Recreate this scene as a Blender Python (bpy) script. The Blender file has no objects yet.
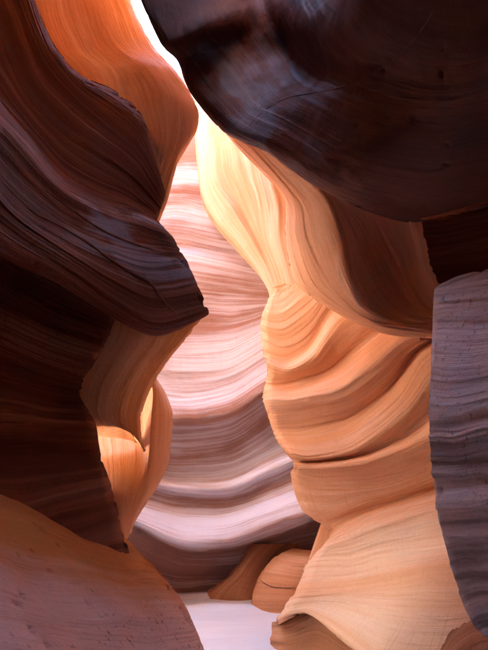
import bpy, math, random
import numpy as np
from mathutils import Vector, Matrix

# ------------------------------------------------------------------ camera, sky, sun, exposure
scene = bpy.context.scene
CAM_Z, PITCH, FPX, CX, CY = 1.6, math.radians(20.0), 490.0, 244.0, 325.0
cam_data = bpy.data.cameras.new('camera')
cam = bpy.data.objects.new('camera', cam_data)
scene.collection.objects.link(cam)
cam.location = (0, 0, CAM_Z)
cam.rotation_euler = (math.radians(90) + PITCH, 0, 0)
cam_data.sensor_fit = 'HORIZONTAL'
cam_data.sensor_width = 36.0
cam_data.lens = 36.0 * FPX / 488.0
cam_data.clip_start = 0.02
cam_data.clip_end = 3000
scene.camera = cam

SUN_EL, SUN_AZ = math.radians(68.0), math.radians(42.0)      # azimuth measured from +Y towards +X
SUN_STRENGTH, SKY_STRENGTH, EXPOSURE = 5.0, 0.15, 6.0
sun_dir = Vector((math.sin(SUN_AZ) * math.cos(SUN_EL), math.cos(SUN_AZ) * math.cos(SUN_EL), math.sin(SUN_EL)))
world = bpy.data.worlds.new('World')
scene.world = world
world.use_nodes = True
wn = world.node_tree
wn.nodes.clear()
w_out = wn.nodes.new('ShaderNodeOutputWorld')
w_bg = wn.nodes.new('ShaderNodeBackground')
w_sky = wn.nodes.new('ShaderNodeTexSky')
w_sky.sky_type = 'NISHITA'
w_sky.sun_disc = False
w_sky.sun_elevation = SUN_EL
w_sky.sun_rotation = SUN_AZ
w_sky.altitude = 1200
w_bg.inputs['Strength'].default_value = SKY_STRENGTH
wn.links.new(w_sky.outputs[0], w_bg.inputs[0])
wn.links.new(w_bg.outputs[0], w_out.inputs[0])
sun_data = bpy.data.lights.new('sun', 'SUN')
sun_data.energy = SUN_STRENGTH
sun_data.angle = math.radians(0.5)
sun_data.color = (1.0, 0.93, 0.82)
sun = bpy.data.objects.new('sun', sun_data)
scene.collection.objects.link(sun)
sun.rotation_euler = (-sun_dir).to_track_quat('-Z', 'Y').to_euler()
scene.view_settings.view_transform = 'Standard'
scene.view_settings.look = 'None'
scene.view_settings.gamma = 1.0
scene.view_settings.exposure = EXPOSURE
scene.view_settings.use_curve_mapping = False
scene.render.engine = 'CYCLES'
cy = scene.cycles
cy.max_bounces = 8
cy.diffuse_bounces = 7
cy.glossy_bounces = 3
cy.sample_clamp_indirect = 6.0
cy.use_adaptive_sampling = True
cy.adaptive_threshold = 0.015
cy.use_denoising = True
try:
    cy.denoiser = 'OPENIMAGEDENOISE'
except Exception:
    pass

# ------------------------------------------------------------------ numeric helpers
CP, SP = math.cos(PITCH), math.sin(PITCH)
def ray(px, py):
    x, up = (px - CX) / FPX, (CY - py) / FPX
    return np.array((x, CP - SP * up, SP + CP * up))
def P(px, py, Y):
    """the point of the canyon at distance Y (metres along the passage) that shows at px, py"""
    r = ray(px, py)
    return np.array((0, 0, CAM_Z)) + r * (Y / r[1])
def W(x, y, z):
    return np.array((x, y, z), float)

_rng = np.random.RandomState(7)
_perm = np.arange(256); _rng.shuffle(_perm); _perm = np.concatenate([_perm, _perm, _perm])
_grad = _rng.normal(size=(256, 3)); _grad /= np.linalg.norm(_grad, axis=1)[:, None]
def perlin(x, y, z):
    x, y, z = np.broadcast_arrays(np.asarray(x, float), np.asarray(y, float), np.asarray(z, float))
    xi, yi, zi = np.floor(x).astype(int), np.floor(y).astype(int), np.floor(z).astype(int)
    xf, yf, zf = x - xi, y - yi, z - zi
    xi &= 255; yi &= 255; zi &= 255
    u, v, w = [t * t * t * (t * (t * 6 - 15) + 10) for t in (xf, yf, zf)]
    def g(dx, dy, dz):
        h = _grad[_perm[_perm[_perm[xi + dx] + yi + dy] + zi + dz]]
        return h[..., 0] * (xf - dx) + h[..., 1] * (yf - dy) + h[..., 2] * (zf - dz)
    L = lambda a, b, t: a + (b - a) * t
    return 1.5 * L(L(L(g(0, 0, 0), g(1, 0, 0), u), L(g(0, 1, 0), g(1, 1, 0), u), v),
             L(L(g(0, 0, 1), g(1, 0, 1), u), L(g(0, 1, 1), g(1, 1, 1), u), v), w)
def fbm(x, y, z, o=4, gain=0.5):
    a, s, t = 1.0, 0.0, 0.0
    for k in range(o):
        s = s + a * perlin(x * 2 ** k + 17.3 * k, y * 2 ** k + 5.1 * k, z * 2 ** k)
        t += a; a *= gain
    return s / t
def smooth(a, b, x):
    t = np.clip((x - a) / (b - a), 0, 1)
    return t * t * (3 - 2 * t)

def catmull(pts, n):
    """pts (K, ..., 3) -> (n, ..., 3), passing through the points"""
    K = len(pts)
    ext = np.concatenate([[2 * pts[0] - pts[1]], pts, [2 * pts[-1] - pts[-2]]])
    t = np.linspace(0, K - 1, n)
    i = np.minimum(t.astype(int), K - 2)
    f = (t - i).reshape((-1,) + (1,) * (pts.ndim - 1))
    p0, p1, p2, p3 = ext[i], ext[i + 1], ext[i + 2], ext[i + 3]
    m1, m2 = 0.42 * (p2 - p0), 0.42 * (p3 - p1)
    return ((2 * f**3 - 3 * f**2 + 1) * p1 + (f**3 - 2 * f**2 + f) * m1 + (-2 * f**3 + 3 * f**2) * p2 + (f**3 - f**2) * m2)

def tag(o, label=None, cat=None, group=None, kind=None):
    if label: o['label'] = label
    if cat: o['category'] = cat
    if group: o['group'] = group
    o['kind'] = kind or 'thing'
    return o

def normals_of(G):
    du = np.gradient(G, axis=0); dv = np.gradient(G, axis=1)
    n = np.cross(du, dv)
    return n / (np.linalg.norm(n, axis=2)[..., None] + 1e-12)

CAMP = np.array((0, 0, CAM_Z))
def rock(name, rails, nu, nv, mat, roll=(0, 0, 0, 0), rollw=0.08, back=1.5, backdir=None, inward=0.35,
         strata=((1.2, 0.05), (5.0, 0.018), (16.0, 0.006)), terrace=((3.0, 0.030), (9.0, 0.014)), lump=0.05, lumpf=0.8, seed=0, along=0.25,
         warp=0.12, parent=None, close=True, pits=0, flip_s=False, extra=None, tone_rows=None, tone_fn=None, rimk=0.35):
    """A rock mass as one closed mesh: a face lofted through rails (each a list of points that follows the
    bedding), its rims rolled over, and a body of its own thickness behind. Bedding ledges are real relief."""
    R = np.array([[p for p in r] for r in rails])
    G = catmull(R, nu)                                   # across rails
    G = np.swapaxes(catmull(np.swapaxes(G, 0, 1), nv), 0, 1)
    u = np.linspace(0, 1, nu)[:, None] * np.ones((1, nv)); v = np.linspace(0, 1, nv)[None, :] * np.ones((nu, 1))
    # bedding coordinates in metres
    seg = np.linalg.norm(np.diff(G, axis=0), axis=2).mean(axis=1)
    S = np.concatenate([[0], np.cumsum(seg)])[:, None] * np.ones((1, nv))
    segv = np.linalg.norm(np.diff(G, axis=1), axis=2).mean(axis=0)
    T = np.concatenate([[0], np.cumsum(segv)])[None, :] * np.ones((nu, 1))
    if flip_s: S, T = T, S
    D = G - CAMP; D /= np.linalg.norm(D, axis=2)[..., None]
    # rolled rims
    for k, (d, a) in enumerate(((u, roll[0]), (1 - u, roll[1]), (v, roll[2]), (1 - v, roll[3]))):
        if a:
            q = 1 - np.clip(d / rollw, 0, 1)
            G = G + D * (a * (1 - np.sqrt(np.maximum(0, 1 - q * q * 0.995))))[..., None]
    x, y, z = G[..., 0], G[..., 1], G[..., 2]
    wv = fbm(x * 0.5 + seed, y * 0.5, z * 0.5 + seed * 1.7, 3)
    Sw = S + warp * wv + 0.025 * fbm(x * 2.2, y * 2.2 + seed, z * 2.2, 2)
    rails_n = len(rails)
    tone = 1.2 * perlin(Sw * 2.2 + seed, T * 0.12, seed + 0.2) + 0.45 * perlin(Sw * 7 + seed, T * 0.3, seed + 0.7) + 0.5 * fbm(x * 1.1 + seed, y * 1.1, z * 1.1, 4)
    tone = 0.5 * tone + 0.25 * perlin(Sw * 21 + seed, T * 0.5, seed + 0.4)
    if tone_rows is not None:
        tone = tone + np.interp(np.linspace(0, len(rails) - 1, nu), np.arange(len(rails)), tone_rows)[:, None]
    if tone_fn is not None:
        tone = tone + tone_fn(u, v, x, y, z)
    mask = smooth(-0.05, 0.25, fbm(x * 0.9 + 5 * seed, y * 0.9, z * 0.9, 3))
    Smat = S + 0.6 * warp * wv + 0.03 * fbm(x * 1.5, y * 1.5 + seed, z * 1.5, 3)
    N = normals_of(G)
    flip = np.sign(-(N * D).sum(axis=2).mean()) or 1.0
    N = N * flip
    h = lump * fbm(x * lumpf + 3 * seed, y * lumpf, z * lumpf + seed, 4, 0.45)
    mod = 0.55 + 0.9 * np.clip(0.5 + fbm(x * 0.7 + 9, y * 0.7 + seed, z * 0.7, 2), 0, 1)
    for f, a in strata:
        b = perlin(Sw * f + seed * 3.3, T * along * f ** 0.5 * 0.4, seed + 0.5)
        b = np.where(b > 0, b ** 0.8, -np.abs(b) ** 1.25)       # rounded beds, narrow partings
        h = h + a * b * mod
    for f, a in terrace:
        q = Sw * f + 0.7 * perlin(Sw * f * 0.31 + 4, T * 0.15, seed + 0.3) + 13 * seed
        k = np.floor(q); fr = q - k
        r = np.abs(np.sin(k * 12.9898 + seed) * 43758.5453) % 1.0
        fade = smooth(-0.25, 0.3, perlin(T * 0.7 + k * 0.37, k * 5.17, seed + 0.9))
        h = h + a * (0.2 + 0.8 * r) * fade * (fr ** 1.6 - smooth(0.91, 1.0, fr)) * mod
    h = h + 0.005 * fbm(x * 7, y * 7, z * 7, 4, 0.6)
    rs = np.random.RandomState(seed + 11)
    for k in range(pits):
        a, b = rs.randint(5, nu - 5), rs.randint(5, nv - 5)
        c = G[a, b]; r = 0.006 + 0.022 * rs.uniform() ** 3
        w0, w1 = max(0, a - 30), min(nu, a + 30); w2, w3 = max(0, b - 30), min(nv, b + 30)
        dd = G[w0:w1, w2:w3] - c
        e = np.sqrt((dd ** 2).sum(axis=2) + 0.0)
        h[w0:w1, w2:w3] -= r * 0.9 * np.exp(-(e / r) ** 2 * 0.9)
    if extra is not None:
        h = h + extra(u, v, S, T, x, y, z)
    rim = np.minimum.reduce([u, 1 - u, v, 1 - v])
    chip = -0.035 * smooth(0.05, 0.45, fbm(x * 6 + seed, y * 6, z * 6, 3, 0.6)) * smooth(0.05, 0.0, rim) * (rimk > 0)
    G0 = G.reshape(-1, 3).copy()
    G = G + N * (h * (rimk + (1 - rimk) * smooth(0, 0.06, rim)) + chip)[..., None]
    # mesh
    idx = np.arange(nu * nv).reshape(nu, nv)
    V = [G.reshape(-1, 3)]; sA = [Smat.ravel()]; tA = [T.ravel()]; oA = [tone.ravel()]; mA = [mask.ravel()]
    q = np.stack([idx[:-1, :-1], idx[1:, :-1], idx[1:, 1:], idx[:-1, 1:]], -1).reshape(-1, 4)
    Q = [q]
    tris = []
    if close:
        loop = np.concatenate([idx[0, :-1], idx[:-1, -1], idx[-1, :0:-1], idx[:0:-1, 0]])
        ku, kv = max(2, nu // 8), max(2, nv // 8)
        inn = np.concatenate([idx[ku, :-1], idx[:-1, -1 - kv], idx[-1 - ku, :0:-1], idx[:0:-1, kv]])
        Gf = G.reshape(-1, 3); Lp = Gf[loop]; Ld = D.reshape(-1, 3)[loop]
        if backdir is not None:
            Ld = np.ones_like(Ld) * (np.array(backdir, float) / np.linalg.norm(backdir))
        In = G0[inn] - G0[loop]
        In = In - (In * Ld).sum(1)[:, None] * Ld
        In /= (np.linalg.norm(In, axis=1)[:, None] + 1e-9)
        k = np.ones(41) / 41
        In = np.stack([np.convolve(np.concatenate([In[-20:, c], In[:, c], In[:20, c]]), k, 'valid') for c in range(3)], 1)
        n0 = nu * nv; m = len(loop); prev = loop
        steps = (0.06, 0.16, 0.32, 0.55, 0.8, 1.0)
        for t in steps:
            w = fbm(Lp[:, 0] * 1.2, Lp[:, 1] * 1.2, Lp[:, 2] * 1.2 + t * 2 + seed, 2)
            ring = Lp + Ld * (back * t) + In * (inward * back * t ** 1.3 * (1 + 0.4 * w))[:, None]
            cur = n0 + np.arange(m); n0 += m
            V.append(ring); sA.append(Smat.ravel()[loop] + back * t); tA.append(T.ravel()[loop]); oA.append(tone.ravel()[loop]); mA.append(mask.ravel()[loop])
            Q.append(np.stack([prev, np.roll(prev, -1), np.roll(cur, -1), cur], -1)[:, ::-1] if False else np.stack([prev, cur, np.roll(cur, -1), np.roll(prev, -1)], -1))
            prev = cur
        V.append(ring.mean(axis=0)[None] + Ld.mean(axis=0)[None] * 0.1); sA.append([0.0]); tA.append([0.0]); oA.append([0.0]); mA.append([0.0])
        tris = np.stack([prev, np.full(m, n0), np.roll(prev, -1)], -1)
    V = np.concatenate(V); Q = np.concatenate(Q)
    if flip > 0:
        pass
    me = bpy.data.meshes.new(name)
    nq, ntr = len(Q), len(tris)
    me.vertices.add(len(V)); me.vertices.foreach_set('co', V.astype(np.float32).ravel())
    loops = np.concatenate([Q.ravel(), np.asarray(tris, int).ravel()]) if ntr else Q.ravel()
    me.loops.add(len(loops)); me.loops.foreach_set('vertex_index', loops.astype(np.int32))
    me.polygons.add(nq + ntr)
    starts = np.concatenate([np.arange(nq) * 4, nq * 4 + np.arange(ntr) * 3])
    me.polygons.foreach_set('loop_start', starts.astype(np.int32))
    me.polygons.foreach_set('use_smooth', np.ones(nq + ntr, bool))
    me.update(calc_edges=True)
    if flip < 0:
        me.flip_normals()
    for nm, arr in (('strata', sA), ('along', tA), ('tone', oA), ('mask', mA)):
        at = me.attributes.new(nm, 'FLOAT', 'POINT')
        at.data.foreach_set('value', np.concatenate(arr).astype(np.float32))
    o = bpy.data.objects.new(name, me)
    scene.collection.objects.link(o)
    o.data.materials.append(mat)
    if parent: o.parent = parent
    return o

# ------------------------------------------------------------------ materials
def sandstone(name, dark, mid, pale, fine=26.0, contrast=1.0, rough=0.82, spec=0.25, scratch=0.25,
              bump=0.8, speck=0.0, seed=0.0, grain=0.3):
    m = bpy.data.materials.new(name); m.use_nodes = True
    nt = m.node_tree; nt.nodes.clear(); N, L = nt.nodes.new, nt.links.new
    out = N('ShaderNodeOutputMaterial'); b = N('ShaderNodeBsdfPrincipled'); L(b.outputs[0], out.inputs[0])
    b.inputs['Roughness'].default_value = rough
    b.inputs['Specular IOR Level'].default_value = spec
    def math_(op, a, c=None, clamp=False):
        n = N('ShaderNodeMath'); n.operation = op; n.use_clamp = clamp
        for i, q in enumerate((a, c)):
            if q is None: continue
            if isinstance(q, (int, float)): n.inputs[i].default_value = q
            else: L(q, n.inputs[i])
        return n.outputs[0]
    def attr(k):
        n = N('ShaderNodeAttribute'); n.attribute_name = k; return n.outputs['Fac']
    def noise(vec, scale, detail=3, rough_=0.5):
        n = N('ShaderNodeTexNoise'); n.inputs['Scale'].default_value = scale
        n.inputs['Detail'].default_value = detail; n.inputs['Roughness'].default_value = rough_
        L(vec, n.inputs['Vector']); return n.outputs['Fac']
    def comb(x, y, z):
        n = N('ShaderNodeCombineXYZ')
        for i, q in enumerate((x, y, z)):
            if isinstance(q, (int, float)): n.inputs[i].default_value = q
            else: L(q, n.inputs[i])
        return n.outputs[0]
    def ramp(f, stops):
        n = N('ShaderNodeValToRGB'); e = n.color_ramp.elements
        e[0].position, e[0].color = stops[0][0], (*stops[0][1], 1)
        e[1].position, e[1].color = stops[-1][0], (*stops[-1][1], 1)
        for p, c in stops[1:-1]:
            q = e.new(p); q.color = (*c, 1)
        L(f, n.inputs[0]); return n.outputs[0]
    def mix(f, a, c, mode='MIX'):
        n = N('ShaderNodeMix'); n.data_type = 'RGBA'; n.blend_type = mode
        if isinstance(f, (int, float)): n.inputs[0].default_value = f
        else: L(f, n.inputs[0])
        for i, q in ((6, a), (7, c)):
            if isinstance(q, tuple): n.inputs[i].default_value = (*q, 1)
            else: L(q, n.inputs[i])
        return n.outputs[2]
    s0, t0, tone, mask = attr('strata'), attr('along'), attr('tone'), attr('mask')
    tc = N('ShaderNodeTexCoord').outputs['Object']
    fin = noise(comb(math_('MULTIPLY', s0, fine), math_('MULTIPLY', t0, 0.5), seed + 3.1), 1.0, 4, 0.7)
    gr = noise(tc, 38.0, 4, 0.8)
    part = noise(comb(math_('MULTIPLY', s0, fine * 0.55), math_('MULTIPLY', t0, 0.35), seed + 9.4), 1.0, 2, 0.5)
    f = math_('ADD', math_('MULTIPLY', tone, contrast), 0.5)
    f = math_('ADD', f, math_('MULTIPLY', math_('SUBTRACT', fin, 0.5), 0.95 * contrast))
    f = math_('ADD', f, math_('MULTIPLY', math_('SUBTRACT', gr, 0.5), grain))
    col = ramp(f, [(0.18, dark), (0.5, mid), (0.82, pale)])
    thin = math_('MULTIPLY', ramp_bw(N, L, part, 0.60, 0.66), 0.30 * contrast + 0.1)
    col = mix(thin, col, dark)
    if scratch:       # thin run-off marks across the beds, only in places
        scr = noise(comb(math_('MULTIPLY', t0, 26.0), math_('MULTIPLY', s0, 1.1), seed + 5.0), 1.0, 2, 0.7)
        col = mix(math_('MULTIPLY', math_('MULTIPLY', ramp_bw(N, L, scr, 0.56, 0.68), math_('MAXIMUM', mask, 0.35)), scratch), col, dark)
    if speck:
        sp = ramp_bw(N, L, noise(tc, 26.0, 3, 0.75), 0.60, 0.66)
        col = mix(math_('MULTIPLY', math_('MULTIPLY', sp, mask), speck), col, tuple(c * 0.22 for c in dark))
    L(col, b.inputs['Base Color'])
    hgt = math_('ADD', math_('MULTIPLY', fin, 0.8), math_('MULTIPLY', gr, 0.30))
    bp = N('ShaderNodeBump'); bp.inputs['Strength'].default_value = bump; bp.inputs['Distance'].default_value = 0.025
    L(hgt, bp.inputs['Height']); L(bp.outputs[0], b.inputs['Normal'])
    return m
def ramp_bw(N, L, f, a, b):
    n = N('ShaderNodeMapRange'); n.interpolation_type = 'SMOOTHSTEP'
    n.inputs['From Min'].default_value = a; n.inputs['From Max'].default_value = b
    L(f, n.inputs['Value']); return n.outputs[0]

M_warm = sandstone('warm_sandstone', (0.58, 0.25, 0.10), (0.80, 0.43, 0.22), (0.89, 0.64, 0.43), seed=1, scratch=0.25, contrast=0.34)
M_orange = sandstone('orange_sandstone', (0.58, 0.23, 0.07), (0.76, 0.37, 0.14), (0.84, 0.52, 0.26), seed=2, contrast=0.8)
M_back = sandstone('banded_pink_sandstone', (0.36, 0.20, 0.15), (0.57, 0.50, 0.52), (0.71, 0.70, 0.75), seed=3, contrast=0.9, scratch=0.1)
M_cream = sandstone('cream_sandstone', (0.60, 0.32, 0.15), (0.76, 0.47, 0.27), (0.85, 0.64, 0.44), seed=4, contrast=0.7)
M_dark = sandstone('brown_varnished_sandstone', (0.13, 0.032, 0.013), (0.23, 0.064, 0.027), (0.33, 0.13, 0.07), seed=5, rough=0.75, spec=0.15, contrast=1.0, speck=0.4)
M_wall = sandstone('brown_sandstone_painted_sheen', (0.13, 0.028, 0.010), (0.22, 0.058, 0.022), (0.30, 0.21, 0.21), seed=5, rough=0.75, spec=0.15, contrast=1.0, speck=0.4)  # pale stop is the bluish sky sheen of the ledge, painted in
M_roof = sandstone('dark_sandstone_painted_sheen', (0.06, 0.012, 0.005), (0.095, 0.022, 0.011), (0.15, 0.145, 0.18), seed=6, rough=0.58, spec=0.3, contrast=0.4, speck=0.6, fine=9.0, bump=0.6)  # slate pale stop paints the blue sky sheen on the flank
M_grey = sandstone('grey_sandstone', (0.24, 0.19, 0.175), (0.54, 0.47, 0.455), (0.68, 0.62, 0.61), seed=7, contrast=1.1, speck=0.6, fine=18, scratch=0.08)
M_slope = sandstone('dusty_red_sandstone', (0.58, 0.23, 0.06), (0.64, 0.32, 0.19), (0.74, 0.50, 0.43), seed=8, contrast=0.35, speck=0.9, scratch=0.1)
M_niche = sandstone('red_brown_sandstone', (0.44, 0.18, 0.08), (0.60, 0.28, 0.13), (0.68, 0.40, 0.24), seed=9, contrast=0.6)
M_brown = sandstone('shaded_red_brown_sandstone', (0.28, 0.11, 0.045), (0.42, 0.18, 0.08), (0.52, 0.28, 0.15), seed=11, contrast=0.5)  # darker copy of the red-brown rock; foot shade put into the colour
M_sand = sandstone('pale_sand', (0.58, 0.57, 0.59), (0.70, 0.71, 0.75), (0.80, 0.82, 0.86), seed=10, contrast=0.5, scratch=0.0, fine=4)

# ------------------------------------------------------------------ ground, plateau
def sheet(name, xs, ys, zf, mat, kind='structure'):
    X, Y = np.meshgrid(xs, ys, indexing='ij'); Z = zf(X, Y)
    nu, nv = X.shape; idx = np.arange(nu * nv).reshape(nu, nv)
    q = np.stack([idx[:-1, :-1], idx[1:, :-1], idx[1:, 1:], idx[:-1, 1:]], -1).reshape(-1, 4)
    me = bpy.data.meshes.new(name)
    me.from_pydata(np.stack([X, Y, Z], -1).reshape(-1, 3).tolist(), [], q.tolist())
    me.polygons.foreach_set('use_smooth', np.ones(len(q), bool))
    for nm, arr in (('strata', Y), ('along', X), ('tone', 0.3 * fbm(X, Y, 0 * X, 3)), ('mask', 0 * X)):
        me.attributes.new(nm, 'FLOAT', 'POINT').data.foreach_set('value', arr.ravel().astype(np.float32))
    o = bpy.data.objects.new(name, me); scene.collection.objects.link(o); me.materials.append(mat)
    return tag(o, kind=kind)
far = np.array([-400, -150, -60, -25, -12, -8])
xs = np.concatenate([far, np.linspace(-5, 5, 200), -far[::-1]])
ys = np.concatenate([far, np.linspace(-5, 12, 420), -far[::-1] + 8])
def ground_z(X, Y):
    return 0.05 * fbm(X * 0.6, Y * 0.6, 0 * X, 3) + 0.014 * perlin(X * 1.2 + Y * 1.0, Y * 6 - X * 1.2, 0 * X + 3) + 0.006 * fbm(X * 6, Y * 9, 0 * X, 3) + 0.10 * smooth(8.0, 9.3, Y) + 9.0 * np.maximum(smooth(5.0, 12.0, np.abs(X)), np.maximum(smooth(12.0, 17.0, Y), smooth(-5.0, -9.0, Y)))
sheet('canyon_floor', xs, ys, ground_z, M_sand)

HOLES = [[(-3.6, 5.8), (-4.6, 7.5), (-4.6, 9.5), (-3.5, 12.0), (-0.5, 13.5), (2.2, 12.5), (1.7, 9.5), (0.8, 8.9), (-0.3, 8.05), (-1.3, 7.5), (-2.4, 6.4)],
         [(-0.8, -0.7), (0.4, -0.8), (0.8, -2.1), (-0.3, -2.9), (-1.1, -1.8)],
         [(-0.3, 2.4), (0.3, 2.3), (0.4, 3.0), (0.4, 4.4), (0.1, 4.95), (-0.35, 4.7), (-0.4, 3.2)]]
def inside(poly, X, Y):
    r = np.zeros(X.shape, bool); n = len(poly)
    for i in range(n):
        (x0, y0), (x1, y1) = poly[i], poly[i - 1]
        c = ((y0 > Y) != (y1 > Y)) & (X < (x1 - x0) * (Y - y0) / (y1 - y0 + 1e-12) + x0)
        r ^= c
    return r
def plateau():
    """top of the land above the canyon, with the open slot in it"""
    xs = np.concatenate([far, np.linspace(-6, 6, 121), -far[::-1]])
    ys = np.concatenate([far, np.linspace(-6, 14, 201), -far[::-1] + 10])
    X, Y = np.meshgrid(xs, ys, indexing='ij')
    Z = 9.4 + 2.8 * smooth(3.6, 5.2, Y) + 0.5 * fbm(X * 0.25, Y * 0.25, 0 * X, 3)
    nu, nv = X.shape; idx = np.arange(nu * nv).reshape(nu, nv)
    xc = 0.25 * (X[:-1, :-1] + X[1:, :-1] + X[1:, 1:] + X[:-1, 1:]); yc = 0.25 * (Y[:-1, :-1] + Y[1:, :-1] + Y[1:, 1:] + Y[:-1, 1:])
    keep = np.ones(xc.shape, bool)
    for h in HOLES:
        keep &= ~inside(catmull(np.array(h + h[:1]), 200)[:-1].tolist(), xc, yc)
    q = np.stack([idx[:-1, :-1], idx[1:, :-1], idx[1:, 1:], idx[:-1, 1:]], -1)[keep]
    me = bpy.data.meshes.new('plateau'); me.from_pydata(np.stack([X, Y, Z], -1).reshape(-1, 3).tolist(), [], q.tolist())
    o = bpy.data.objects.new('plateau', me); scene.collection.objects.link(o); me.materials.append(M_orange)
    sol = o.modifiers.new('thickness', 'SOLIDIFY'); sol.thickness = 0.8; sol.offset = -1
    tag(o, kind='structure')
plateau()
def sun_fin(hole, top):
    """unseen fin added on the sunward side of an opening to block direct sun"""
    loop = catmull(np.array(hole + hole[:1]), 61)[:-1]; c = loop.mean(axis=0); sd = np.array((sun_dir.x, sun_dir.y)); sd = sd / np.linalg.norm(sd)
    side = (loop - c) @ sd
    start = int(np.argmin(side)); loop = np.roll(loop, -start, axis=0); side = np.roll(side, -start)
    loop = loop[side > -0.25]; n = len(loop); V, F = [], []
    zs_ = (8.9, 9.8, 11.0, 13.0, top)
    for k, z in enumerate(zs_):
        for i, p in enumerate(loop):
            q = c + (p - c) * (1.06 + 0.05 * math.sin(i * 0.7 + k)); V.append((q[0], q[1], z + 0.3 * math.sin(i * 0.5)))
    for k in range(len(zs_) - 1):
        for i in range(n - 1):
            F.append((k * n + i, k * n + i + 1, (k + 1) * n + i + 1, (k + 1) * n + i))
    me = bpy.data.meshes.new('sun_blocker_fin'); me.from_pydata(V, [], F); me.materials.append(M_slope)
    me.polygons.foreach_set('use_smooth', np.ones(len(F), bool))
    o = bpy.data.objects.new('sun_blocker_fin', me); scene.collection.objects.link(o); tag(o, kind='structure')
    sol = o.modifiers.new('thickness', 'SOLIDIFY'); sol.thickness = 0.5; sol.offset = 0
sun_fin(HOLES[1], 15.0); sun_fin(HOLES[2], 19.0)  # added out of view to keep direct sun off the near rocks

# ------------------------------------------------------------------ far wall
def row(pts): return [P(*p) for p in pts]
def far_row(pys, dy, left=None):
    pxs = (60, 130, 180, 230, 275, 345)
    base = (8.2, 9.0, 9.45, 9.6, 9.4, 8.9)
    pts = [P(px, py, b + dy) for px, py, b in zip(pxs, pys, base)]
    z = pts[0][2]
    return [W(-3.3, 5.0, z - 0.8), W(-3.6, 6.6, z - 0.4)] + pts + [W(3.6, 8.4, pts[-1][2])]
far_rails = [far_row(p, d) for p, d in (
    ((190, 125, 72, 80, 120, 150), -0.15),
    ((192, 128, 76, 84, 124, 152), -0.12),
    ((196, 150, 125, 125, 138, 165), 0.0),
    ((206, 195, 190, 195, 200, 205), 0.05),
    ((238, 240, 243, 252, 258, 255), 0.12),
    ((250, 252, 256, 265, 272, 268), 0.0),
    ((290, 292, 295, 298, 298, 290), 0.10),
    ((325, 326, 330, 328, 312, 300), 0.10),
    ((362, 362, 366, 362, 338, 322), 0.0),
    ((392, 394, 398, 390, 365, 345), -0.05),
    ((410, 414, 418, 411, 384, 362), -0.34),
    ((424, 428, 434, 428, 400, 376), 0.16),
    ((446, 450, 456, 450, 424, 396), 0.50),
    ((462, 466, 474, 470, 448, 420), 0.42),
    ((470, 475, 487, 486, 466, 440), -0.22),
    ((478, 483, 495, 496, 478, 452), 0.02),
    ((488, 495, 508, 508, 492, 468), -0.06),
    ((500, 514, 534, 532, 514, 494), -0.62),
    ((506, 521, 543, 543, 526, 506), -0.66),
    ((514, 529, 552, 552, 540, 524), 0.10),
    ((545, 560, 575, 575, 570, 560), 0.34),
    ((572, 580, 588, 586, 588, 590), 0.22),
    ((582, 590, 597, 593, 600, 600), -0.20),
    ((600, 606, 610, 606, 615, 615), -0.22),
    ((625, 628, 630, 630, 635, 635), -0.2))]
o = rock('rock_wall', far_rails, 520, 300, M_back, back=5.0, backdir=(-0.2, 1, 0), seed=3, lump=0.05, strata=((1.6, 0.03), (6.0, 0.02), (17.0, 0.008)), terrace=((3.0, 0.025), (9.0, 0.022), (22.0, 0.012)), warp=0.1, inward=0.0,
         tone_rows=[-.3, -.3, -.25, -.18, -.12, -.08, -.03, .03, .1, .15] + [.15, -.25, -.35, -.22, .2, -.1, 0, .15, -.1, -.5, -.55, -.45, 0, -.45, -.4])  # row tones: part bedding, part light and shade put into the colour
tag(o, 'banded pink and lavender sandstone wall at the far end of the canyon', 'rock wall')

# ------------------------------------------------------------------ pale upper wall on the right
o = rock('rock_wall', [
    row([(194, 85, 9.2), (194, 95, 9.2), (194, 120, 9.25), (200, 190, 9.1), (212, 222, 9.0), (238, 252, 8.8), (268, 290, 8.5), (268, 330, 8.6)]),
    row([(203, 80, 8.72), (204, 90, 8.74), (206, 120, 8.78), (212, 175, 8.6), (228, 208, 8.35), (250, 240, 8.2), (272, 285, 8.1), (275, 330, 8.2)]),
    row([(223, 70, 8.45), (223, 84, 8.48), (222, 115, 8.52), (230, 165, 8.4), (244, 202, 8.25), (259, 236, 8.1), (276, 280, 8.0), (285, 330, 8.0)]),
    row([(250, -90, 8.6), (250, 20, 7.8), (250, 110, 7.6), (262, 170, 7.3), (272, 205, 7.2), (274, 240, 7.25), (284, 278, 7.5), (300, 330, 7.7)]),
    row([(300, -90, 7.6), (300, 20, 6.9), (300, 110, 6.7), (312, 170, 6.7), (318, 205, 6.8), (318, 240, 6.9), (320, 275, 7.1), (330, 320, 7.3)]),
    row([(380, -90, 7.0), (380, 20, 6.5), (380, 110, 6.5), (390, 170, 6.5), (390, 205, 6.6), (390, 240, 6.6), (390, 275, 6.8), (390, 320, 7.0)]),
], 240, 300, M_cream, roll=(0.35, 0, 0, 0), rollw=0.06, back=1.6, seed=4, lump=0.05, strata=((1.5, 0.04), (7, 0.012)))
tag(o, 'pale cream sandstone wall glowing in the upper gap below the dark overhang', 'rock wall')

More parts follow.
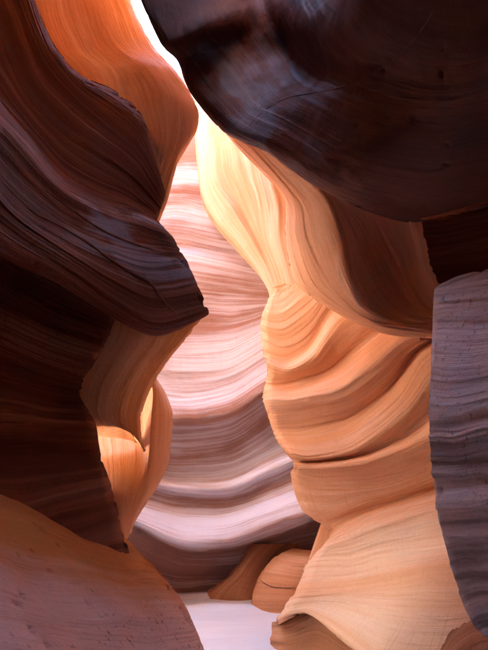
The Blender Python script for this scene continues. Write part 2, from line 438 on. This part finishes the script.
# ------------------------------------------------------------------ bright swept wall on the right
def swept(pts, d):
    return [P(px, py, 7.5 - (px - 262) * 0.0096 + d) for px, py in pts]
o = rock('rock_wall', [
    swept([(274, 288), (284, 284), (300, 272), (330, 262), (380, 255), (460, 250)], .25),
    swept([(262, 315), (282, 315), (305, 298), (332, 278), (380, 268), (460, 262)], .05),
    swept([(261, 335), (284, 343), (308, 330), (330, 300), (380, 285), (460, 275)], .08),
    swept([(264, 356), (286, 361), (311, 346), (335, 312), (382, 298), (460, 288)], 0.14),
    swept([(266, 363), (289, 369), (315, 354), (340, 319), (385, 304), (460, 292)], -0.18),
    swept([(267, 375), (291, 376), (322, 363), (350, 335), (392, 312), (460, 300)], -0.08),
    swept([(264, 388), (292, 385), (330, 372), (363, 345), (398, 322), (460, 306)], 0.06),
    swept([(263, 399), (297, 398), (338, 387), (373, 361), (406, 337), (460, 314)], -0.36),
    swept([(268, 415), (300, 412), (345, 403), (385, 378), (412, 348), (460, 322)], -0.22),
    swept([(273, 432), (302, 432), (345, 421), (390, 388), (418, 350), (461, 330)], -0.06),
    swept([(280, 445), (306, 447), (350, 436), (397, 400), (425, 358), (463, 340)], -0.32),
    swept([(288, 455), (312, 458), (356, 449), (405, 415), (432, 380), (466, 360)], -0.40),
    swept([(293, 461), (318, 461), (360, 455), (406, 435), (435, 412), (468, 398)], -0.22),
    swept([(294, 467), (321, 468), (362, 463), (406, 449), (436, 433), (469, 418)], -0.42),
    swept([(291, 475), (322, 486), (362, 485), (405, 475), (437, 462), (470, 450)], -.22),
    swept([(301, 508), (329, 510), (364, 501), (405, 490), (438, 478), (472, 468)], -.14),
    swept([(329, 530), (346, 520), (376, 509), (410, 498), (440, 488), (475, 480)], -.06),
    swept([(324, 544), (350, 531), (381, 519), (413, 508), (443, 499), (478, 494)], -.48),
    swept([(306, 562), (345, 560), (380, 552), (415, 545), (448, 540), (482, 535)], -.58),
    swept([(293, 593), (335, 590), (380, 585), (420, 580), (455, 578), (488, 575)], -.80),
    row([(277, 617, 6.5), (305, 612, 6.2), (340, 632, 5.7), (380, 660, 5.2), (430, 668, 4.9), (490, 665, 4.6)]),
    row([(277, 625, 6.55), (312, 613, 6.35), (343, 640, 5.85), (382, 668, 5.3), (432, 680, 5.0), (492, 680, 4.7)]),
], 560, 320, M_warm, roll=(0, 0, 0.4, 0), rollw=0.07, back=1.5, seed=5, lump=0.04, strata=((1.3, 0.015), (6, 0.012), (18, 0.006)), terrace=((2.6, 0.02), (8.0, 0.016), (21.0, 0.006)), warp=0.1, inward=0.15, rimk=0.8, tone_rows=[0.05] * 16 + [0, .25, .35, .35, .35, .2])  # lower rows paler: the strong light there is put into the colour
tag(o, 'bright orange sandstone wall with sweeping ridges right of the far wall', 'rock wall')

# ------------------------------------------------------------------ hanging flap on the right
o = rock('hanging_rock', [
    row([(196, 100, 6.5), (240, 150, 6.3), (282, 196, 6.1), (285, 232, 6.1), (295, 280, 6.0), (333, 310, 5.7), (380, 332, 5.4), (434, 338, 5.1)]),
    row([(205, 102, 6.2), (250, 147, 6.0), (296, 200, 5.6), (303, 240, 5.6), (318, 284, 5.5), (350, 311, 5.3), (388, 328, 5.2), (435, 334, 5.05)]),
    row([(212, 98, 6.0), (262, 145, 5.7), (318, 195, 5.15), (338, 235, 5.05), (347, 275, 5.0), (362, 305, 5.05), (395, 322, 5.2), (435, 327, 5.05)]),
    row([(215, 95, 5.9), (266, 142, 5.6), (326, 192, 5.08), (346, 232, 5.22), (356, 273, 5.28), (371, 303, 5.32), (400, 319, 5.3), (435, 323, 5.08)]),
    row([(218, 92, 5.8), (270, 140, 5.5), (335, 190, 5.0), (368, 224, 5.45), (385, 259, 5.68), (397, 282, 5.68), (411, 305, 5.48), (436, 317, 5.15)]),
    row([(222, 85, 5.6), (280, 135, 5.3), (350, 185, 4.85), (400, 208, 4.85), (414, 240, 5.0), (420, 268, 5.08), (429, 290, 5.12), (439, 305, 5.1)]),
    row([(230, 78, 5.6), (290, 128, 5.3), (360, 175, 5.0), (412, 198, 5.1), (425, 235, 5.3), (432, 262, 5.3), (440, 283, 5.3), (446, 298, 5.3)]),
], 300, 380, M_warm, roll=(0.3, 0, 0, 0), rollw=0.08, back=0.8, seed=6, lump=0.04, strata=((2, 0.03), (8, 0.010)), inward=0.3)
tag(o, 'orange brown rock flap with a hollow face hanging below the dark overhang', 'rock')

# ------------------------------------------------------------------ orange column, upper left
o = rock('rock_column', [
    row([(20, -60, 5.0), (60, -60, 5.5), (98, -60, 5.7), (118, -60, 6.0)]),
    row([(20, 0, 5.45), (60, 0, 5.95), (100, 0, 6.1), (131, 0, 6.4)]),
    row([(30, 40, 5.5), (75, 45, 6.1), (120, 45, 6.1), (152, 44, 6.4)]),
    row([(50, 80, 5.4), (100, 75, 5.9), (145, 66, 5.8), (176, 71, 6.1)]),
    row([(60, 110, 5.3), (110, 105, 5.7), (165, 95, 5.6), (197, 106, 6.0)]),
    row([(80, 150, 5.2), (130, 135, 5.5), (168, 130, 5.45), (197, 131, 5.9)]),
    row([(100, 190, 5.1), (135, 175, 5.3), (160, 170, 5.3), (178, 163, 5.6)]),
    row([(110, 230, 5.0), (135, 215, 5.2), (150, 210, 5.25), (168, 198, 5.4)]),
    row([(115, 270, 5.0), (132, 255, 5.1), (142, 245, 5.2), (156, 228, 5.3)]),
], 360, 240, M_cream, roll=(0, 0, 0, 0.3), rollw=0.1, back=1.2, seed=7, lump=0.06, strata=((1.5, 0.03), (8, 0.010)), flip_s=True)
tag(o, 'glowing orange sandstone column rising behind the dark wall at upper left', 'rock column')

# ------------------------------------------------------------------ dark left wall with its nose
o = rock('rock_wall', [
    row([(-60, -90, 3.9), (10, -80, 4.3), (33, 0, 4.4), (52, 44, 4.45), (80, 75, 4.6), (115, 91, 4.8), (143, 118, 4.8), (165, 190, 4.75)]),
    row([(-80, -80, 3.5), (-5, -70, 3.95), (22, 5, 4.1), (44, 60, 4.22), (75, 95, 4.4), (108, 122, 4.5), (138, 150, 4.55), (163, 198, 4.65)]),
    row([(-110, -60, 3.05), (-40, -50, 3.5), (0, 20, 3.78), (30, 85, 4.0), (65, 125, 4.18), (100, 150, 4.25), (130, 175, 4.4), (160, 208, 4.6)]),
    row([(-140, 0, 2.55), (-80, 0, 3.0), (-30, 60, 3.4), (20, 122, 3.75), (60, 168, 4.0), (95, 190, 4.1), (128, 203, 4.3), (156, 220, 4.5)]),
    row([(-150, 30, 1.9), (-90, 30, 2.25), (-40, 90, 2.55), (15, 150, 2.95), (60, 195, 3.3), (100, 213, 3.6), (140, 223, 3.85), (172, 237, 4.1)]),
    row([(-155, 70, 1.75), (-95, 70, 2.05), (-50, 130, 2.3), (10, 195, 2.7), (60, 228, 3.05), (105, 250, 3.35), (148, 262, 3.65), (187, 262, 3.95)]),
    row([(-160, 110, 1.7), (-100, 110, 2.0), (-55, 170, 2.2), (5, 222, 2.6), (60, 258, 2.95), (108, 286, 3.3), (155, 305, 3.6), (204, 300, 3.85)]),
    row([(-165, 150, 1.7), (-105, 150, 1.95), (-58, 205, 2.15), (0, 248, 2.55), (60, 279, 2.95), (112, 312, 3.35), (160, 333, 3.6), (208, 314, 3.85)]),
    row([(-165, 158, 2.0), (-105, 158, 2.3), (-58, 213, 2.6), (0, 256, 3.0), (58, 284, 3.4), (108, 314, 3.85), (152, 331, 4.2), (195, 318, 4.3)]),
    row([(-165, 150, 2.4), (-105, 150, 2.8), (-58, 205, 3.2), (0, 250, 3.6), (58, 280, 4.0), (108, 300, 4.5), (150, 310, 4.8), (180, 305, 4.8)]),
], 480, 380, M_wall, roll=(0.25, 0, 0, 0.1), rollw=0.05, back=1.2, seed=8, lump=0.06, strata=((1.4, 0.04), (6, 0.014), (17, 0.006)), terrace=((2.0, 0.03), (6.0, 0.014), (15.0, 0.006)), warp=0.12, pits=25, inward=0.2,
         tone_fn=lambda u, v, x, y, z: -0.28 + 0.95 * smooth(0.33, 0.43, u) * smooth(0.66, 0.54, u) * smooth(0.40, 0.75, v) * smooth(-0.3, 0.25, fbm(x * 1.6, y * 1.6, z * 1.6, 4)))  # sky sheen on the ledge and nose top, painted as bluish tone
tag(o, 'dark brown streaked rock wall with a jutting nose on the left', 'rock wall')

# ------------------------------------------------------------------ shadowed recess below it
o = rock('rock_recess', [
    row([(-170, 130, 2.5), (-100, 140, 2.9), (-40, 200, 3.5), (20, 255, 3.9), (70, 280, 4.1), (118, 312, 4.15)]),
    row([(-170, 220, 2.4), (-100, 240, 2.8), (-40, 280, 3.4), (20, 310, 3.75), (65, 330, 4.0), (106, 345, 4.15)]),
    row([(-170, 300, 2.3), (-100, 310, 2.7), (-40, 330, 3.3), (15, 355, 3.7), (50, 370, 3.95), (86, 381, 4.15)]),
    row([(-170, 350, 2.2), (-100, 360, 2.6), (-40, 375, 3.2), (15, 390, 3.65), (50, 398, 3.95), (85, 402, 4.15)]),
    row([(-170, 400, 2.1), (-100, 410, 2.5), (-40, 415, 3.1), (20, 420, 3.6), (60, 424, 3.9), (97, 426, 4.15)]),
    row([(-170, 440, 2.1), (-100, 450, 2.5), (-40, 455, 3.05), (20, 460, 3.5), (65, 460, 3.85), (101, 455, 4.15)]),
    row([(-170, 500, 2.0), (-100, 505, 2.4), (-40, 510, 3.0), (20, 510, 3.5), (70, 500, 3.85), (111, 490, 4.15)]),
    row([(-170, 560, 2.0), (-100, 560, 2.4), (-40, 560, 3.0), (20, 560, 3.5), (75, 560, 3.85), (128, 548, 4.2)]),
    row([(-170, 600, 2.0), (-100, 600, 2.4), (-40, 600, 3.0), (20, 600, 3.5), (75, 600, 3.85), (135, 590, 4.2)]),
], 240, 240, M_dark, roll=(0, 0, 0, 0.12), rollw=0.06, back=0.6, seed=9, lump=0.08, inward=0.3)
tag(o, 'deep shadowed brown rock face under the jutting nose at left', 'rock wall')

# ------------------------------------------------------------------ orange limb under the nose
o = rock('rock_limb', [
    row([(100, 300, 4.3), (145, 318, 4.5), (180, 318, 4.7), (209, 311, 5.0)]),
    row([(97, 330, 4.28), (135, 340, 4.42), (165, 345, 4.68), (187, 338, 5.0)]),
    row([(85, 358, 4.26), (120, 362, 4.38), (148, 364, 4.62), (168, 361, 5.0)]),
    row([(75, 385, 4.24), (105, 388, 4.33), (132, 388, 4.55), (151, 389, 4.9)]),
    row([(75, 408, 4.22), (100, 410, 4.3), (124, 412, 4.5), (142, 414, 4.85)]),
    row([(82, 420, 4.3), (105, 423, 4.36), (128, 430, 4.52), (142, 438, 4.85)]),
    row([(88, 426, 4.5), (110, 427, 4.55), (130, 433, 4.7), (145, 452, 4.95)]),
    row([(92, 424, 4.8), (112, 423, 4.9), (128, 428, 5.0), (142, 444, 5.1)]),
], 260, 200, M_orange, roll=(0, 0, 0, 0.12), rollw=0.08, back=0.5, seed=10, lump=0.04, strata=((3, 0.012), (9, 0.006)), terrace=((4.0, 0.012), (11.0, 0.008)), flip_s=True)
tag(o, 'smooth orange limb of rock narrowing below the jutting nose', 'rock')
o = rock('rock_limb', [
    row([(70, 375, 6.2), (120, 372, 6.1), (142, 372, 5.95), (150, 373, 5.75), (156, 378, 6.1)]),
    row([(70, 395, 6.1), (120, 393, 6.05), (141, 392, 5.9), (153, 391, 5.6), (165, 391, 6.0)]),
    row([(80, 415, 6.0), (120, 415, 5.95), (140, 415, 5.8), (152, 413, 5.5), (173, 412, 5.95)]),
    row([(85, 435, 5.8), (120, 436, 5.75), (140, 436, 5.65), (151, 435, 5.4), (173, 432, 5.9)]),
    row([(90, 460, 5.2), (118, 462, 5.2), (140, 463, 5.3), (150, 462, 5.25), (169, 464, 5.7)]),
    row([(98, 488, 4.6), (120, 490, 4.7), (135, 491, 4.85), (147, 490, 5.05), (157, 488, 5.4)]),
    row([(110, 515, 4.55), (122, 517, 4.62), (130, 517, 4.72), (136, 515, 4.85), (141, 512, 5.1)]),
    row([(118, 545, 4.5), (124, 545, 4.55), (126, 542, 4.65), (128, 538, 4.75), (130, 530, 4.9)]),
], 260, 200, M_warm, roll=(0, 0, 0, 0.12), rollw=0.1, back=0.6, seed=11, lump=0.04, strata=((3, 0.012), (9, 0.006)), terrace=((4.0, 0.012), (11.0, 0.008)), flip_s=True)
tag(o, 'pale lower limb of rock with a bright sunlit slit beside the dark hollow', 'rock')

# ------------------------------------------------------------------ sloping rock at lower left
slope_rows = [
    row([(-160, 440, 2.9), (-60, 470, 3.2), (0, 490, 3.6), (45, 508, 4.0), (88, 528, 4.25), (120, 535, 4.4), (127, 537, 4.5)]),
    row([(-170, 455, 2.2), (-70, 480, 2.6), (0, 500, 3.1), (40, 516, 3.5), (80, 534, 3.9), (115, 543, 4.2), (140, 552, 4.45)]),
    row([(-180, 490, 1.9), (-80, 515, 2.25), (0, 535, 2.7), (40, 550, 3.1), (80, 562, 3.55), (120, 570, 3.95), (160, 571, 4.35)]),
    row([(-190, 540, 1.65), (-90, 560, 1.95), (0, 575, 2.35), (45, 590, 2.75), (90, 598, 3.2), (140, 603, 3.7), (181, 599, 4.2)]),
    row([(-200, 600, 1.45), (-100, 615, 1.7), (0, 625, 2.1), (50, 632, 2.45), (100, 636, 2.9), (150, 638, 3.4), (196, 630, 4.0)]),
    row([(-210, 680, 1.3), (-110, 690, 1.5), (0, 690, 1.85), (50, 690, 2.15), (105, 690, 2.6), (160, 690, 3.1), (216, 680, 3.8)]),
    row([(-220, 780, 1.2), (-110, 780, 1.4), (0, 780, 1.7), (50, 780, 1.95), (110, 780, 2.35), (170, 780, 2.8), (240, 770, 3.5)]),
]
o = rock('sloping_rock', [[W(-2.0, 0.9, r[0][2])] + r for r in slope_rows], 360, 410, M_slope, roll=(0, 0, 0, 0.25), rollw=0.07, back=1.0, backdir=(0, 0.3, -1), inward=0.1, seed=12, lump=0.08, strata=((1.2, 0.02), (6, 0.004)), terrace=((2.2, 0.010), (8.0, 0.005)), pits=90,
         tone_fn=lambda u, v, x, y, z: -1.0 + 2.0 * smooth(0.28, 0.62, u - 0.15 * (v - 0.5) + 0.12 * fbm(x * 1.5, y * 1.5, z * 1.5, 3)))
tag(o, 'dusty pink rock slope with dark specks at the lower left', 'rock')

# ------------------------------------------------------------------ dark overhang, upper right
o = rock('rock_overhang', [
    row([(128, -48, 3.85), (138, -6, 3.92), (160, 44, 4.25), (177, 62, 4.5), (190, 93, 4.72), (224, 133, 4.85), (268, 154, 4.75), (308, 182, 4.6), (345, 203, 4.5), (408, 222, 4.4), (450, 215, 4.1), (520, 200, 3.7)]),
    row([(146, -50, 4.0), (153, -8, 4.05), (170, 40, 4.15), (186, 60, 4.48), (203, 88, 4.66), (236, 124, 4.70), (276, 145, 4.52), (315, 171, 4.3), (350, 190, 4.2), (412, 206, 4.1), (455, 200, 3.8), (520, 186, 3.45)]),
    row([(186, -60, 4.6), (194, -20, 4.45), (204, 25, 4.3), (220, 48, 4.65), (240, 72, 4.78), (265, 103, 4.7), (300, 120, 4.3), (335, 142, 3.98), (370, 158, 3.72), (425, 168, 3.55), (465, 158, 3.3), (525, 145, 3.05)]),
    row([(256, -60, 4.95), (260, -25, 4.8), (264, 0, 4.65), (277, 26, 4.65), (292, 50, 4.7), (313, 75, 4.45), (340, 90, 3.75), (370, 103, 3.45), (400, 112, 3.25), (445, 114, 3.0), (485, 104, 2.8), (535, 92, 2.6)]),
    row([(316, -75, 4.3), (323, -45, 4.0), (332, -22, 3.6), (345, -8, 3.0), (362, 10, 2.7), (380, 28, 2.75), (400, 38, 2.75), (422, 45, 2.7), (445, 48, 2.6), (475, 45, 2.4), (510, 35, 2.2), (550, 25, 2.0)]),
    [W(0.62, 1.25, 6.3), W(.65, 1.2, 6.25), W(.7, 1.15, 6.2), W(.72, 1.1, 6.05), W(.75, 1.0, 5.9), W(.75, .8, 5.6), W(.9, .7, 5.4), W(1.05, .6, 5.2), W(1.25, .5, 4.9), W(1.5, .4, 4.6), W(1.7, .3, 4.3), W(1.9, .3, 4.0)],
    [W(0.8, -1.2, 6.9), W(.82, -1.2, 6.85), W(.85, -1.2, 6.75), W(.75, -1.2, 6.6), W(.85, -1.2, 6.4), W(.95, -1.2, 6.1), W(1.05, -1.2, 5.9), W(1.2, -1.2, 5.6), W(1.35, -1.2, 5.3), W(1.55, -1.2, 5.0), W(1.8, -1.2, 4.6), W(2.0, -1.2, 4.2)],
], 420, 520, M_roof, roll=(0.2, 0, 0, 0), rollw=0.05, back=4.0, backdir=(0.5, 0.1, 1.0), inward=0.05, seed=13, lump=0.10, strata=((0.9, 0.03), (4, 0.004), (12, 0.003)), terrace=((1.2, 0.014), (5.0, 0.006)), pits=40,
         tone_fn=lambda u, v, x, y, z: -0.5 + 1.5 * smooth(0.62, 0.30, u) * smooth(0.16, 0.30, v) * smooth(0.72, 0.50, v) * smooth(-0.35, 0.25, fbm(x * 1.3, y * 1.3, z * 1.3 + 4, 4)))  # sky sheen painted on the left flank, darker tone elsewhere
tag(o, 'dark brown rock overhang with a bluish sheen filling the upper right', 'rock overhang')
o = rock('rock_recess', [
    row([(380, 195, 5.5), (420, 195, 5.4), (460, 190, 5.2), (540, 170, 4.8)]),
    row([(390, 225, 5.7), (425, 225, 5.6), (460, 220, 5.5), (540, 200, 5.0)]),
    row([(400, 260, 5.7), (430, 260, 5.6), (465, 255, 5.5), (540, 240, 5.0)]),
    row([(410, 300, 5.6), (440, 300, 5.5), (470, 300, 5.4), (540, 290, 4.9)]),
    row([(420, 340, 5.6), (440, 340, 5.5), (470, 340, 5.4), (540, 340, 4.9)]),
], 120, 120, M_dark, back=0.6, seed=14)
tag(o, 'black brown hollow between the overhang and the grey rock', 'rock wall')

# ------------------------------------------------------------------ grey rock at the right
grey_rows = [
    row([(440, 284, 3.6), (458, 276, 3.4), (490, 268, 3.1), (530, 262, 2.8), (600, 250, 2.3)]),
    row([(434, 292, 3.3), (455, 287, 3.1), (488, 279, 2.8), (530, 272, 2.5), (600, 262, 2.0)]),
    row([(432, 340, 3.25), (452, 337, 3.0), (488, 330, 2.7), (530, 322, 2.4), (600, 312, 1.9)]),
    row([(430, 400, 3.2), (450, 397, 2.95), (488, 390, 2.65), (530, 384, 2.35), (600, 374, 1.85)]),
    row([(431, 450, 3.2), (450, 447, 2.95), (488, 440, 2.6), (530, 434, 2.3), (600, 424, 1.8)]),
    row([(435, 490, 3.2), (455, 487, 2.95), (490, 482, 2.6), (530, 476, 2.3), (600, 466, 1.8)]),
    row([(440, 525, 3.2), (462, 522, 2.95), (495, 518, 2.6), (535, 512, 2.3), (600, 506, 1.8)]),
    row([(454, 580, 3.2), (475, 574, 2.98), (505, 570, 2.65), (540, 566, 2.35), (600, 560, 1.85)]),
    row([(472, 623, 3.2), (492, 615, 3.0), (515, 608, 2.75), (545, 604, 2.45), (600, 600, 1.95)]),
    row([(492, 642, 3.25), (505, 640, 3.1), (525, 638, 2.9), (555, 636, 2.6), (610, 634, 2.1)]),
]
o = rock('grey_rock', [r + [W(1.8, 0.9, r[-1][2])] for r in grey_rows], 420, 310, M_grey, roll=(0.1, 0.1, 0.18, 0), rollw=0.06, back=0.9, seed=15, lump=0.06, terrace=((3.2, 0.022), (9.0, 0.018), (22.0, 0.010)), strata=((2.2, 0.02), (8, 0.012), (20, 0.008)), pits=18, warp=0.12, inward=0.3, rimk=0.12)
tag(o, 'rough grey rock with dark partings at the right edge', 'rock')

# ------------------------------------------------------------------ rocks at the foot of the canyon
o = rock('niche_wall', [
    row([(200, 597, 9.35), (225, 608, 9.25), (260, 625, 9.2), (300, 630, 9.2)]),
    row([(209, 590, 9.3), (230, 594, 9.2), (260, 600, 9.25), (300, 600, 9.3)]),
    row([(227, 577, 9.3), (243, 577, 9.25), (265, 578, 9.35), (300, 578, 9.4)]),
    row([(243, 556, 9.35), (256, 557, 9.3), (275, 556, 9.4), (305, 556, 9.45)]),
    row([(252, 544, 9.4), (268, 544, 9.4), (290, 543, 9.45), (330, 540, 9.5)]),
], 120, 120, M_brown, roll=(0, 0, 0.12, 0), rollw=0.15, back=0.5, seed=16, lump=0.03, strata=((3, 0.015),), flip_s=True)
tag(o, 'shadowed red brown rock curving behind the round boulder at the canyon foot', 'rock')
o = rock('boulder', [
    row([(292, 548, 9.0), (300, 549, 8.85), (312, 550, 8.7), (328, 550, 8.6), (350, 550, 8.5)]),
    row([(276, 556, 8.95), (286, 560, 8.7), (300, 562, 8.5), (322, 563, 8.4), (350, 563, 8.3)]),
    row([(262, 571, 8.95), (275, 574, 8.65), (292, 576, 8.45), (318, 577, 8.33), (350, 577, 8.25)]),
    row([(254, 588, 8.95), (268, 589, 8.62), (290, 590, 8.42), (318, 590, 8.3), (350, 590, 8.25)]),
    row([(251, 605, 8.95), (266, 605, 8.6), (290, 605, 8.4), (318, 605, 8.3), (350, 605, 8.25)]),
    row([(252, 628, 8.95), (268, 628, 8.62), (290, 628, 8.42), (318, 628, 8.3), (350, 628, 8.25)]),
], 140, 140, M_niche, roll=(0.2, 0, 0.12, 0), rollw=0.12, back=0.5, seed=17, lump=0.03, strata=((3, 0.012),))
tag(o, 'smooth rounded red boulder with a thin curved crack low in the canyon', 'boulder')
o = rock('foot_rock', [
    row([(272, 622, 6.9), (290, 618, 6.75), (318, 602, 6.6), (350, 610, 6.3), (385, 640, 5.9)]),
    row([(271, 632, 6.85), (288, 630, 6.65), (318, 618, 6.45), (345, 634, 6.1), (380, 660, 5.7)]),
    row([(270, 650, 6.75), (288, 650, 6.5), (315, 645, 6.3), (342, 655, 5.95), (380, 680, 5.5)]),
    row([(268, 690, 6.7), (288, 690, 6.4), (315, 690, 6.1), (342, 695, 5.8), (380, 705, 5.4)]),
], 120, 160, M_brown, roll=(0.1, 0, 0.15, 0), rollw=0.15, back=0.7, seed=18, lump=0.04, strata=((3, 0.02),))
tag(o, 'brown rock in shade under the bright swept wall', 'rock')
o = rock('foot_rock', [
    row([(438, 656, 4.3), (450, 634, 4.2), (466, 622, 4.0), (490, 615, 3.7), (540, 610, 3.2)]),
    row([(440, 665, 4.2), (455, 648, 4.05), (472, 638, 3.85), (495, 634, 3.5), (540, 630, 3.0)]),
    row([(442, 680, 4.1), (460, 672, 3.95), (480, 665, 3.75), (500, 660, 3.4), (540, 655, 2.9)]),
    row([(442, 720, 4.0), (460, 720, 3.85), (480, 720, 3.6), (500, 720, 3.3), (540, 720, 2.8)]),
], 100, 120, M_brown, roll=(0.1, 0, 0.1, 0), rollw=0.15, back=0.6, seed=19, lump=0.05)
tag(o, 'dark brown rock in the bottom right corner below the grey rock', 'rock')

# ------------------------------------------------------------------ ribs and cracks that belong to a rock
def owner(start):
    return [q for q in scene.objects if q.get('label', '').startswith(start)][0]
def rib(name, rock_obj, pix, width, height, mat, n=70, label=None, taper=True):
    bpy.context.view_layer.update()
    line = catmull(np.array(pix, float), n)
    V, F, base = [], [], []
    hit = []
    for k, (px, py) in enumerate(line):
        d = Vector(ray(px, py)).normalized()
        ok, loc, nor, _ = rock_obj.ray_cast(Vector(CAMP), d)
        if ok: hit.append((np.array(loc), np.array(nor) if np.dot(nor, d) < 0 else -np.array(nor)))
    if len(hit) < 8: return None
    L_ = np.array([h[0] for h in hit]); Nn = np.array([h[1] for h in hit])
    ker = np.ones(5) / 5
    Ls = np.stack([np.convolve(np.pad(L_[:, c], 2, 'edge'), ker, 'valid') for c in range(3)], 1)
    T_ = np.gradient(Ls, axis=0); T_ /= np.linalg.norm(T_, axis=1)[:, None] + 1e-9
    B_ = np.cross(T_, Nn); B_ /= np.linalg.norm(B_, axis=1)[:, None] + 1e-9
    m = len(Ls); prof = ((-1.0, -0.6), (-0.6, 0.35), (0.0, 0.9), (0.45, 1.0), (0.8, 0.3), (1.0, -0.6))
    for k in range(m):
        t = k / (m - 1); e = (math.sin(math.pi * min(1, max(0, t))) ** 0.5 if taper else 1.0)
        wv = 1 + 0.45 * float(perlin(t * 9, 0.3, len(pix))) + 0.3 * float(perlin(t * 23, 1.3, len(pix)))
        for a_, h_ in prof:
            V.append(Ls[k] + B_[k] * a_ * width * e * wv + Nn[k] * h_ * height * e * wv)
    c = len(prof)
    for k in range(m - 1):
        for j in range(c - 1):
            F.append((k * c + j, k * c + j + 1, (k + 1) * c + j + 1, (k + 1) * c + j))
        F.append((k * c + c - 1, k * c, (k + 1) * c, (k + 1) * c + c - 1))
    F.append(tuple(range(c))); F.append(tuple((m - 1) * c + j for j in range(c - 1, -1, -1)))
    me = bpy.data.meshes.new(name); me.from_pydata([tuple(v) for v in V], [], F)
    me.polygons.foreach_set('use_smooth', np.ones(len(F), bool)); me.materials.append(mat)
    arr = np.repeat(np.arange(m) * 0.02, c)
    for nm, q in (('strata', np.tile(np.arange(c) * 0.02, m)), ('along', arr), ('tone', 0 * arr), ('mask', 0 * arr)):
        me.attributes.new(nm, 'FLOAT', 'POINT').data.foreach_set('value', q.astype(np.float32))
    o = bpy.data.objects.new(name, me); scene.collection.objects.link(o); o.parent = rock_obj
    if label: o['label'] = label
    return o
roof = owner('dark brown rock overhang'); left = owner('dark brown streaked'); nich = owner('smooth rounded red')
rib('rib', roof, [(243, 134), (262, 112), (290, 97), (330, 90), (362, 80), (400, 55), (425, 25), (442, -5)], 0.010, 0.005, M_roof)
rib('ledge', roof, [(420, 219), (440, 215), (465, 208), (492, 200)], 0.035, 0.03, M_dark, label='pale ledge on the lower edge of the overhang')
rib('rib', left, [(36, 214), (60, 226), (85, 241), (107, 257), (131, 273), (150, 283), (165, 303), (183, 321)], 0.018, 0.014, M_dark)
rib('rib', left, [(45, 190), (75, 212), (105, 232), (135, 244), (160, 252)], 0.016, 0.012, M_dark)
rib('ledge', left, [(-4, 245), (10, 252), (25, 261), (38, 269), (46, 274)], 0.011, 0.012, M_dark, label='thin pale ledge above the hollow')
M_crack = sandstone('crack_shadow', (0.05, 0.02, 0.012), (0.07, 0.03, 0.02), (0.10, 0.05, 0.03), seed=12, scratch=0)
rib('crack', nich, [(258, 577), (264, 583), (273, 587), (288, 588), (296, 587)], 0.008, 0.003, M_crack, label='thin dark curved crack')
# ------------------------------------------------------------------ the passage behind the viewer
plan = [(-1.9, 2.2), (-1.7, 0.8), (-1.6, -0.5), (-1.3, -2.2), (-0.3, -3.3), (0.9, -2.6), (1.5, -0.8), (1.65, 0.8), (1.75, 2.3)]
o = rock('passage_wall', [[W(x * k, y * k - 0.3 * (k - 1), z) for x, y in plan] for z, k in ((-0.3, 0.95), (1.2, 1.0), (2.6, 1.1), (4.2, 1.0), (5.8, 1.05), (8.5, 1.2))], 90, 160, M_dark, close=False, seed=20, lump=0.15, strata=((1.0, 0.08),))
tag(o, kind='structure')
